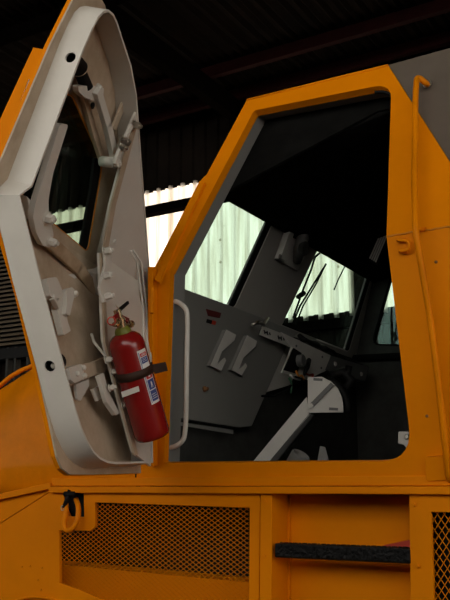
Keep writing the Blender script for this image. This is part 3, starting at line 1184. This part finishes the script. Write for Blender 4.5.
# tray rim: edge wall standing on the skin all round
rim_px = [('l', 152, 465), ('l', 84, 466), ('l', 67, 454), ('l', 38, 379), ('l', 13, 280), ('c', -7, 0), ('u', 8, 180), ('u', 60, 44), ('u', 76, 12), ('u', 84, 3), ('u', 95, 6), ('u', 110, 60), ('u', 115, 90), ('c', 131, 0), ('l', 131, 465)]


def rp(e, off):
    k, x, y = e
    if k == 'l':
        return dl(x, y) + nL * off
    if k == 'u':
        return du(x, y) + nU * off
    return crease(x) + nM * off


ex = [('l', 131, 466), ('l', 88, 467), ('l', 74, 463), ('l', 67, 454), ('l', 38, 379), ('l', 13, 280), ('c', -7, 0), ('u', 8, 180), ('u', 60, 44), ('u', 73, 17), ('u', 80, 7), ('u', 86, 5), ('u', 92, 9), ('u', 109, 62), ('u', 115, 90), ('c', 131, 0)]
ex = [('l', 131, 466), ('l', 92, 467.5), ('l', 83, 466.5), ('l', 75, 463), ('l', 68, 456.5), ('l', 62, 447), ('l', 56, 434), ('l', 50, 416), ('l', 13, 280), ('c', -7, 0), ('u', 8, 180), ('u', 60, 44), ('u', 68, 26), ('u', 75, 13), ('u', 80, 8), ('u', 85, 7), ('u', 90, 11), ('u', 94, 19), ('u', 109, 62), ('u', 115, 90), ('c', 131, 0)]
ba = [rp(e, 0.0) for e in ex]
to = [rp(e, H_TRAY) for e in ex]
bm = bmesh.new()
va = []
ns = 1
tess_strip(bm, ba, to, closed=True)
RIM = link('edge_flange', bm, M['white'], DOOR, label='off white edge wall with latch holes')
md = RIM.modifiers.new('s', 'SOLIDIFY')
md.thickness = 0.007
md.offset = 0
evaluate(RIM)
# real holes in the free edge for the locking bolts
def edge_frame(i):
    a, b = ba[i], ba[i + 1]
    t = (b - a).normalized()
    n = (nL if ex[i][0] == 'l' else nU)
    w = t.cross(n).normalized()
    return t, n, w


holes = []
for (hx, hy, i) in ((50, 366, 7), (71, 58, 10)):
    t, n, w = edge_frame(i)
    pw = (ba[i], w)
    c = at(hx, hy, pw)
    cb = bmesh.new()
    add_lathe(cb, c - w * 0.03, w, [(0, .0165), (.06, .0165)], 24)
    cut = link('cutter', cb, M['black'], DOOR)
    md = RIM.modifiers.new('b', 'BOOLEAN')
    md.operation = 'DIFFERENCE'
    md.object = cut
    md.solver = 'EXACT'
    evaluate(RIM)
    bpy.data.objects.remove(cut)
    if w.dot(CAM - c) < 0:
        w = -w
    holes.append((c, w))
for p_ in RIM.data.polygons:
    p_.use_smooth = True
RIM.data.set_sharp_from_angle(angle=math.radians(24))
# black sleeves added to darken the holes, locking pin in the lower one
for q, (c, w) in enumerate(holes):
    bm = bmesh.new()
    add_lathe(bm, c - w * 0.06, w, [(0, .026), (.052, .026), (.052, .0175), (.02, .017), (.018, .002)], 22)
    link('hole_shade', bm, M['black'], DOOR, label='black sleeve added to darken the edge hole')
    if q == 0:
        bm = bmesh.new()
        add_lathe(bm, c - w * 0.055 + UP * -.003 + RT * .003, w, [(0, .009), (.038, .009), (.042, .006)], 16)
        link('locking_pin', bm, M['white'], DOOR, smooth=False)

# inner lining plate on the hinge side
IL, IU = (DL[0] + nL * 0.078, nL), (DU[0] + nU * 0.078, nU)
def icrease(px):
    lo, hi = -2.0, 2.0
    b = FK + nM * 0.078
    d = cdir if proj_x(b + cdir * .1) > proj_x(b) else -cdir
    for _ in range(60):
        mid_ = (lo + hi) / 2
        if proj_x(b + d * mid_) < px:
            lo = mid_
        else:
            hi = mid_
    return b + d * lo


il = lambda x, y, off=0.0: at(x, y, IL, off)
iu = lambda x, y, off=0.0: at(x, y, IU, off)
print('inner crease', [(x, round(py(icrease(x)), 1)) for x in (27, 60, 95, 130, 150)])
bm = bmesh.new()
add_plate(bm, [icrease(99), il(103, 340), il(120, 405), il(133, 452), il(151, 466), icrease(150.5)], -nL * 0.008)
add_plate(bm, [icrease(99), iu(100, 262), iu(110, 205), iu(124, 152), iu(129, 128), iu(137, 110), iu(141.5, 165), icrease(150.5)], -nU * 0.008)
link('inner_lining', bm, M['white'], DOOR, label='off white lining beside the hinge')
# stepped bead on the lining
bm = bmesh.new()
add_tube(bm, [il(131, 295, .003) if 0 else iu(130.5, 251, .002), iu(137, 262, .002), il(143.5, 310, .002), il(144, 430, .002)], .004, 8)
add_tube(bm, [iu(133, 250, .002), iu(141, 262, .002), il(147, 310, .002), il(147.5, 430, .002)], .004, 8)
link('lining_bead', bm, M['white'], DOOR, smooth=True)
bm = bmesh.new()
add_lathe(bm, iu(114.5, 241.5), nU, [(0, .009), (.005, .008), (.006, .003)], 12)
link('plug', bm, M['white'], DOOR)
# lining edge return (pale strip with bolts) on the tray side
bm = bmesh.new()
add_plate(bm, [icrease(99), icrease(102.5), il(106, 340), il(136.5, 455), il(133, 456), il(103, 342)], nL * 0.007)
add_plate(bm, [iu(100, 262), iu(104, 263), iu(114, 206), iu(128.5, 152), iu(136.5, 122), iu(133, 121), iu(124, 151), iu(109.5, 205)], nU * 0.007)
link('edge_strip', bm, M['dirty'], DOOR, bevel=.001)

# ---- latch gear; levels are distances in front of the skin
def bar_on(name, pts, w, lvl, ma='white', th=.012, upper=None, bevel=.002, label=None):
    """flat bar along photo points lying at a level above the door skin"""
    bm = bmesh.new()
    P = []
    for (x, y, k) in pts:
        P.append((dl(x, y, lvl), nL) if k == 'l' else (du(x, y, lvl), nU))
    for (a, n1), (b, n2) in zip(P, P[1:]):
        e = (b - a).normalized() * w * .25
        add_bar(bm, a - e, b + e, w, th, (n1 + n2).normalized())
    return link(name, bm, M[ma], DOOR, bevel=bevel, label=label)


def plate_on(name, pts, k, lvl, th, ma='white', label=None, bevel=.003, rnd=0.0):
    bm = bmesh.new()
    pp = [(dl if k == 'l' else du)(x, y, lvl + th) for x, y in pts]
    if rnd:
        pp = round_poly(pp, rnd, 4)
    add_plate(bm, pp, (nL if k == 'l' else nU) * -th)
    return link(name, bm, M[ma], DOOR, bevel=bevel, label=label)


# big locking lever
plate_on('lock_lever', [(60, 124), (68.5, 124.5), (53, 174), (48.5, 200), (49, 213), (51, 222), (54, 236), (50, 247), (43, 246), (36, 232), (33, 216), (36, 202), (46, 170)], 'u', 0.05, 0.02, label='off white locking lever', rnd=.012)
for (x, y, r) in ((46.5, 218, .0155), (49.5, 241.5, .0135)):
    hexbolt('bolt', du(x, y, .070), nU, r, DOOR, M['white'], h=.02)
plate_on('lever_mount', [(27, 196), (36, 205), (38, 222), (31, 218)], 'u', 0.0, 0.05)
# diagonal link from lever to the hinge side
bar_on('link_bar', [(48, 240, 'u'), (78, 268, 'u'), (93, 289, 'u')], .042, .050, 'link_brown', .018)
bm = bmesh.new()
add_plate(bm, [du(x, y, .025) for x, y in ((83, 270), (94, 268), (101, 264), (98, 280), (93, 294), (88, 292))], nU * .05)
link('link_bracket', bm, M['white'], DOOR, bevel=.003)
for (x, y, r) in ((104.5, 252, .0135), (103.5, 276.5, .0125), (105, 297, .0125)):
    hexbolt('bolt', il(x, y, .018), nL, r, DOOR, M['white'], h=.022)
bm = bmesh.new()
add_plate(bm, [il(x, y, .010) for x, y in ((97, 288), (103, 264), (102, 249), (108, 248), (109.5, 262), (107, 301), (101, 303))], nL * .010)
link('link_bracket', bm, M['white'], DOOR, bevel=.002)
# upper bolt gear: pin, fork, two arms, rollers
bm = bmesh.new()
a0, a1 = du(80, 72, .03), du(87, 88, .04)
add_lathe(bm, a0, (a1 - a0), [(0, .020), ((a1 - a0).length, .020)], 18)
link('upper_lock_bolt', bm, M['black'], DOOR, smooth=False)
bm = bmesh.new()
add_lathe(bm, a0 - (a1 - a0) * .75, (a1 - a0), [(0, .022), ((a1 - a0).length * .8, .022)], 18)
link('bolt_guide', bm, M['dirty'], DOOR, smooth=False)
plate_on('fork', [(78, 86), (95, 86), (104, 88), (103, 100), (94, 101), (84, 97), (79, 92)], 'u', .03, .022, 'white', rnd=.006)
bar_on('fork_arm', [(97, 92, 'u'), (107, 125, 'u'), (115, 160, 'u')], .030, .060, 'white', .02)
bar_on('fork_arm', [(83, 94, 'u'), (92, 128, 'u'), (103, 162, 'u')], .026, .014, 'dirty', .016)
bm = bmesh.new()
add_tube(bm, [du(101, 161, .02), du(115, 163, .075)], .018, 16)
link('roller', bm, M['white'], DOOR, smooth=True)
hexbolt('bolt', du(115, 163, .075), nU, .014, DOOR, M['white'], h=.014)
hexbolt('bolt', du(98, 88, .052), nU, .011, DOOR, M['white'], h=.008)
bm = bmesh.new()
add_lathe(bm, du(92, 105.5, .0), nU, [(0, .011), (.004, .011)], 16)
link('pin_hole', bm, M['black'], DOOR)
for (x, y, r) in ((133.5, 125, .013), (122, 141, .015), (119.5, 147, .012)):
    hexbolt('bolt', iu(x, y, .010), nU, r, DOOR, M['steel'], h=.02)
bar_on('edge_link', [(131, 126, 'u'), (121, 146, 'u'), (115, 163, 'u')], .016, .092, 'white', .012)
# gusset from top wall into the tray
plate_on('gusset', [(127, 92), (131, 93), (116, 131), (112, 129)], 'u', .02, .008, 'dirty')
# lower latch levers
plate_on('latch_paddle', [(47, 278), (57, 277), (63, 292), (63, 297), (55, 299), (50, 296)], 'l', .045, .018, 'white', rnd=.012)
plate_on('latch_dog', [(66, 290), (72, 287), (76, 291), (73, 302), (70, 316), (66, 314), (67, 303)], 'l', .04, .024, 'white', rnd=.008)
plate_on('latch_lever', [(59, 297), (64, 297), (68, 322), (71, 331), (64, 335), (60, 320), (57, 308)], 'l', .03, .02, 'white', rnd=.006)
hexbolt('bolt', dl(74.5, 294, .064), nL, .009, DOOR, M['white'], h=.008)
bm = bmesh.new()
add_bar(bm, dl(52, 297, .06), dl(57, 307, .05), .018, .016, nL)
link('latch_dog', bm, M['white'], DOOR, bevel=.002)
plate_on('spacer', [(66, 275), (74, 274), (77, 278), (69, 280)], 'u', .02, .03, 'white', rnd=.006)
# thin stay rod
bm = bmesh.new()
add_tube(bm, [dl(91.5, 334, .03), dl(94, 342, .04), dl(106, 357, .08)], .005, 8)
link('stay_rod', bm, M['white'], DOOR, smooth=True)
# lower bolt gear
bar_on('lower_lock_bar', [(77, 373, 'l'), (95, 368, 'l'), (110, 362, 'l')], .046, .03, 'dirty', .018)
plate_on('bolt_guide', [(69, 368), (80, 364), (83, 366), (85, 378), (75, 383), (71, 380)], 'l', .03, .05, 'white', rnd=.005)
for (x, y) in ((82, 368), (83, 376), (76, 374)):
    hexbolt('bolt', dl(x, y, .08), nL, .0085, DOOR, M['white'], h=.008)
plate_on('gusset', [(76, 384), (89, 379), (89.5, 386), (81, 401), (78, 399)], 'l', .02, .012, 'plate')
plate_on('gusset', [(93, 389), (103, 384), (107, 395), (98, 401)], 'l', .03, .012, 'white')
plate_on('lock_arm', [(99, 375), (104, 373), (108, 390), (118, 410), (120, 413), (116, 415), (107, 402)], 'l', .06, .014, 'white', rnd=.004)
for (x, y) in ((106, 360), (110, 388), (123, 405), (112, 372)):
    hexbolt('bolt', il(x, y, .008), nL, .009, DOOR, M['white'], h=.014)
# extinguisher bracket on the lining
EXA, EXB = at(153.5, 437, (V((0, 0, 0)), V((1, 0, 0)))), None
bm = bmesh.new()
add_plate(bm, [il(122, 340, 0), il(131, 338, 0), il(148, 428, 0), il(138, 431, 0)], nL * .012)
link('extinguisher_bracket', bm, M['strap'], DOOR)

# ------------------------------------------------------------------ fire extinguisher, strapped to the door
RX = 0.0555
EP = (IL[0] + nL * (RX + 0.018), nL)
b0 = at(151.5, 432, EP)
t0 = at(123.5, 333.5, EP)
ax = (t0 - b0).normalized()
HX_ = (t0 - b0).length
dist = (b0 - CAM).dot(FW)
RX = 18.0 / FPX * dist
print('extinguisher height', HX_, 'radius', RX)
X1 = empty('fire_extinguisher', b0, 'red fire extinguisher strapped upright inside the open cab door', 'fire extinguisher')
bm = bmesh.new()
r = RX
add_lathe(bm, b0, ax, [(-.012, r * .80), (-.014, r * .93), (-.004, r), (0.02, r), (HX_ - .045, r), (HX_ - .03, r * .97), (HX_ - .015, r * .86), (HX_ - .004, r * .66), (HX_ + .003, r * .42), (HX_ + .006, r * .3)], 40)
link('cylinder', bm, M['red'], X1, smooth=True)
bm = bmesh.new()
add_lathe(bm, b0, ax, [(HX_ - .004, r * .44), (HX_ - .001, r * .47), (HX_ + .010, r * .45), (HX_ + .02, r * .36), (HX_ + .022, r * .3)], 24)
link('neck_collar', bm, M['lime'], X1, smooth=True)
bm = bmesh.new()
vt_ = b0 + ax * (HX_ + .02)
add_lathe(bm, vt_, ax, [(0, .015), (.018, .015), (.02, .019), (.03, .019), (.034, .012), (.06, .012)], 16)
link('valve', bm, M['brass'], X1, smooth=False)
EV = lambda x, y, off=0.0: at(x, y, EP, off)
bm = bmesh.new()
add_tube(bm, [EV(114, 324.5, .0), EV(122, 325, .0), EV(131, 324, .0)], .0075, 10)
add_lathe(bm, EV(130, 324, -.0), (EV(132, 323.8) - EV(128, 324)), [(0, .013), (.012, .013), (.014, .009)], 12)
link('hose_outlet', bm, M['brass'], X1, smooth=False)
bm = bmesh.new()
add_bar(bm, EV(117, 315, .004), EV(129, 321, .004), .017, .006, nL)
add_bar(bm, EV(114, 318, .004), EV(120, 312, .004), .015, .006, nL)
link('carry_handle', bm, M['red'], X1, bevel=.001)
bm = bmesh.new()
add_bar(bm, EV(117.5, 311.5, .004), EV(128, 302.5, .004), .013, .007, nL, w2=.010)
link('squeeze_lever', bm, M['black'], X1, bevel=.001)
bm = bmesh.new()
add_tube(bm, [EV(115, 304.5, .006), EV(119, 309, .006)], .0018, 6)
link('safety_pin', bm, M['steel'], X1)
bm = bmesh.new()
cc = EV(111.5, 321, .004)
eu, ev_ = RT, UP
add_tube(bm, [cc + (eu * math.cos(q * PI / 8) + ev_ * math.sin(q * PI / 8)) * .0125 for q in range(16)], .0022, 6, closed=True)
link('pin_ring', bm, M['wire_red'], X1, smooth=True)
# direction on the cylinder's face: angle 0 looks at the camera, + to the right
to_cam = (CAM - b0)
e0_ = (to_cam - ax * to_cam.dot(ax)).normalized()
e1_ = ax.cross(e0_).normalized()
if e1_.dot(RT) < 0:
    e1_ = -e1_


def wrap(name, h0, h1, a0, a1, ma, parent, off=.0008, n=8, th=0.0):
    bm = bmesh.new()
    lo, hi = [], []
    for i in range(n + 1):
        a = math.radians(a0 + (a1 - a0) * i / n)
        d = (e0_ * math.cos(a) + e1_ * math.sin(a)) * (r + off)
        lo.append(b0 + ax * h0 + d)
        hi.append(b0 + ax * h1 + d)
    tess_strip(bm, lo, hi)
    if th:
        o = link(name, bm, ma, parent, smooth=True)
        md = o.modifiers.new('s', 'SOLIDIFY')
        md.thickness = th
        md.offset = 1
        return o
    return link(name, bm, ma, parent, smooth=True)


k_ = HX_
lab = wrap('label', k_ * .30, k_ * .83, 24, 62, M['label_white'], X1)
lab['label'] = 'white bordered instruction label'
for (h0, h1, c) in ((.765, .80, 'label_red'), (.70, .757, 'label_blue'), (.60, .64, 'label_blue'), (.545, .595, 'label_red'), (.44, .535, 'label_blue'), (.325, .43, 'label_blue')):
    wrap('label_panel', k_ * h0, k_ * h1, 31, 58, M[c], lab, .0016)
wrap('label_line', k_ * .315, k_ * .815, 26.5, 28.5, M['label_blue'], lab, .0016, 2)
# pictogram: a small white figure and text bars on the panels
for (h0, h1, a0, a1) in ((.475, .505, 41, 47), (.505, .515, 42.5, 45.5), (.455, .475, 40, 42.5), (.455, .475, 45.5, 48), (.775, .781, 35, 54), (.788, .792, 36, 52), (.715, .719, 34, 54), (.73, .734, 34, 50), (.743, .746, 34, 54), (.56, .575, 40, 48), (.35, .355, 34, 54), (.37, .375, 34, 54), (.39, .395, 34, 50)):
    wrap('label_print', k_ * h0, k_ * h1, a0, a1, M['label_white'], lab, .0022, 3)
wrap('strap', k_ * .575, k_ * .655, -95, 100, M['strap'], X1, .001, 30, .003)
bm = bmesh.new()
hs = b0 + ax * k_ * .60 + (e0_ * math.cos(math.radians(72)) + e1_ * math.sin(math.radians(72))) * (r + .004)
add_plate(bm, [hs - ax * .016, hs + ax * .016, hs + ax * .012 + e1_ * .045 - e0_ * .0, hs - ax * .018 + e1_ * .045], -e0_ * .004)
link('strap_tail', bm, M['strap'], X1)
bm = bmesh.new()
add_plate(bm, [at(x, y, (b0 + e0_ * (r + .006), e0_)) for x, y in ((121, 392), (138.5, 386), (139.5, 391), (122, 397.5))], e0_ * .003)
link('bracket_clip', bm, M['white'], X1, label='off white metal clip across the cylinder')

# ------------------------------------------------------------------ shackle hanging in the notch of the grille
S0 = R_(74, 505, 0.02)
bm = bmesh.new()
sp = [R_(66, 503.5, .02), R_(66.5, 512, .03), R_(63.5, 524, .035), R_(66, 530.5, .035), R_(71, 530, .035), R_(77.5, 522, .03), R_(79, 508, .02), R_(76, 499, .0)]
SHK = empty('shackle', S0, 'orange painted shackle hanging in the notch of the left mesh grille', 'shackle')
add_tube(bm, fillet(sp, .03, 5), .0105, 12)
link('bow', bm, M['orange_gloss'], SHK, smooth=True)
bm = bmesh.new()
add_tube(bm, [R_(64, 508, .03), R_(70, 490, .018)], .009, 10)
add_lathe(bm, R_(69, 494, .022), X, [(-.02, .011), (.03, .011)], 10)
link('pin', bm, M['black'], SHK, smooth=True)
bm = bmesh.new()
add_tube(bm, [R_(62.5 + 1.5 * math.cos(q), 508 + 2.5 * math.sin(q), .035) for q in [i * PI / 5 for i in range(10)]], .002, 6, closed=True)
link('split_ring', bm, M['steel'], SHK, smooth=True)

# ------------------------------------------------------------------ canister on the cab floor
cq = c_(297, 462, .05)
bm = bmesh.new()
ca = V((.45, -.1, .6)).normalized()
add_lathe(bm, cq - ca * .05, ca, [(0, .038), (.004, .042), (.085, .042), (.09, .036), (.084, .030), (.06, .028)], 24)
tag(link('canister', bm, M['grey'], None), 'small white open canister on the dark cab floor', 'canister')

# ------------------------------------------------------------------ slatted panel standing behind the bonnet
LV = (V((0, 2.6, 0)), V((0, -1, 0)))
lv = lambda x, y, off=0.0: at(x, y, LV, off)
q0, q1 = lv(-30, 252), lv(30, 345)
LVE = empty('slatted_shutter', (q0.x, 2.6, 0), 'drab slatted shutter panel standing behind the orange bonnet', 'shutter')
bm = bmesh.new()
zz0, zz1 = lv(0, 346).z, lv(0, 222).z
xx0, xx1 = lv(-60, 300).x, lv(32, 300).x
nz = int((zz1 - zz0) / .040)
for i in range(nz):
    z = zz0 + .040 * i
    add_plate(bm, [V((xx0, 2.6, z)), V((xx0, 2.6, z + .018)), V((xx0, 2.628, z + .030)), V((xx0, 2.628, z + .012))], X * (xx1 - xx0))
link('slats', bm, M['louvre'], LVE)
bm = bmesh.new()
add_box(bm, (xx0, 2.66, zz0 - .1), (xx1, 2.68, zz1))
add_box(bm, (xx0, 2.6, zz0 - .12), (xx1, 2.68, zz0 - .03))
link('backing', bm, M['black'], LVE)
bm = bmesh.new()
for x in (xx0 + .05, xx0 + .35, lv(6, 360).x, lv(14, 360).x, xx1 - .03):
    add_box(bm, (x - .012, 2.61, 0), (x + .012, 2.67, zz0 - .02))
link('support_frame', bm, M['darktrim'], LVE)

# ------------------------------------------------------------------ light: sun on the outside of the wall, sky through the open front
sd = bpy.data.lights.new('sun', 'SUN')
sd.energy = 4.3
sd.angle = math.radians(1.0)
sd.color = (1.0, 0.93, 0.84)
so = bpy.data.objects.new('sun', sd)
COL.objects.link(so)
so.rotation_euler = V((-0.15, 0.75, 0.65)).to_track_quat('Z', 'Y').to_euler()
wd = bpy.data.worlds.new('world')
S.world = wd
wd.use_nodes = True
bg = wd.node_tree.nodes['Background']
bg.inputs['Color'].default_value = (1.0, 0.945, 0.86, 1)
bg.inputs['Strength'].default_value = 2.2

S.view_settings.view_transform = 'Standard'
S.view_settings.look = 'None'
S.view_settings.gamma = 1
S.view_settings.use_curve_mapping = False
S.view_settings.exposure = 0.2
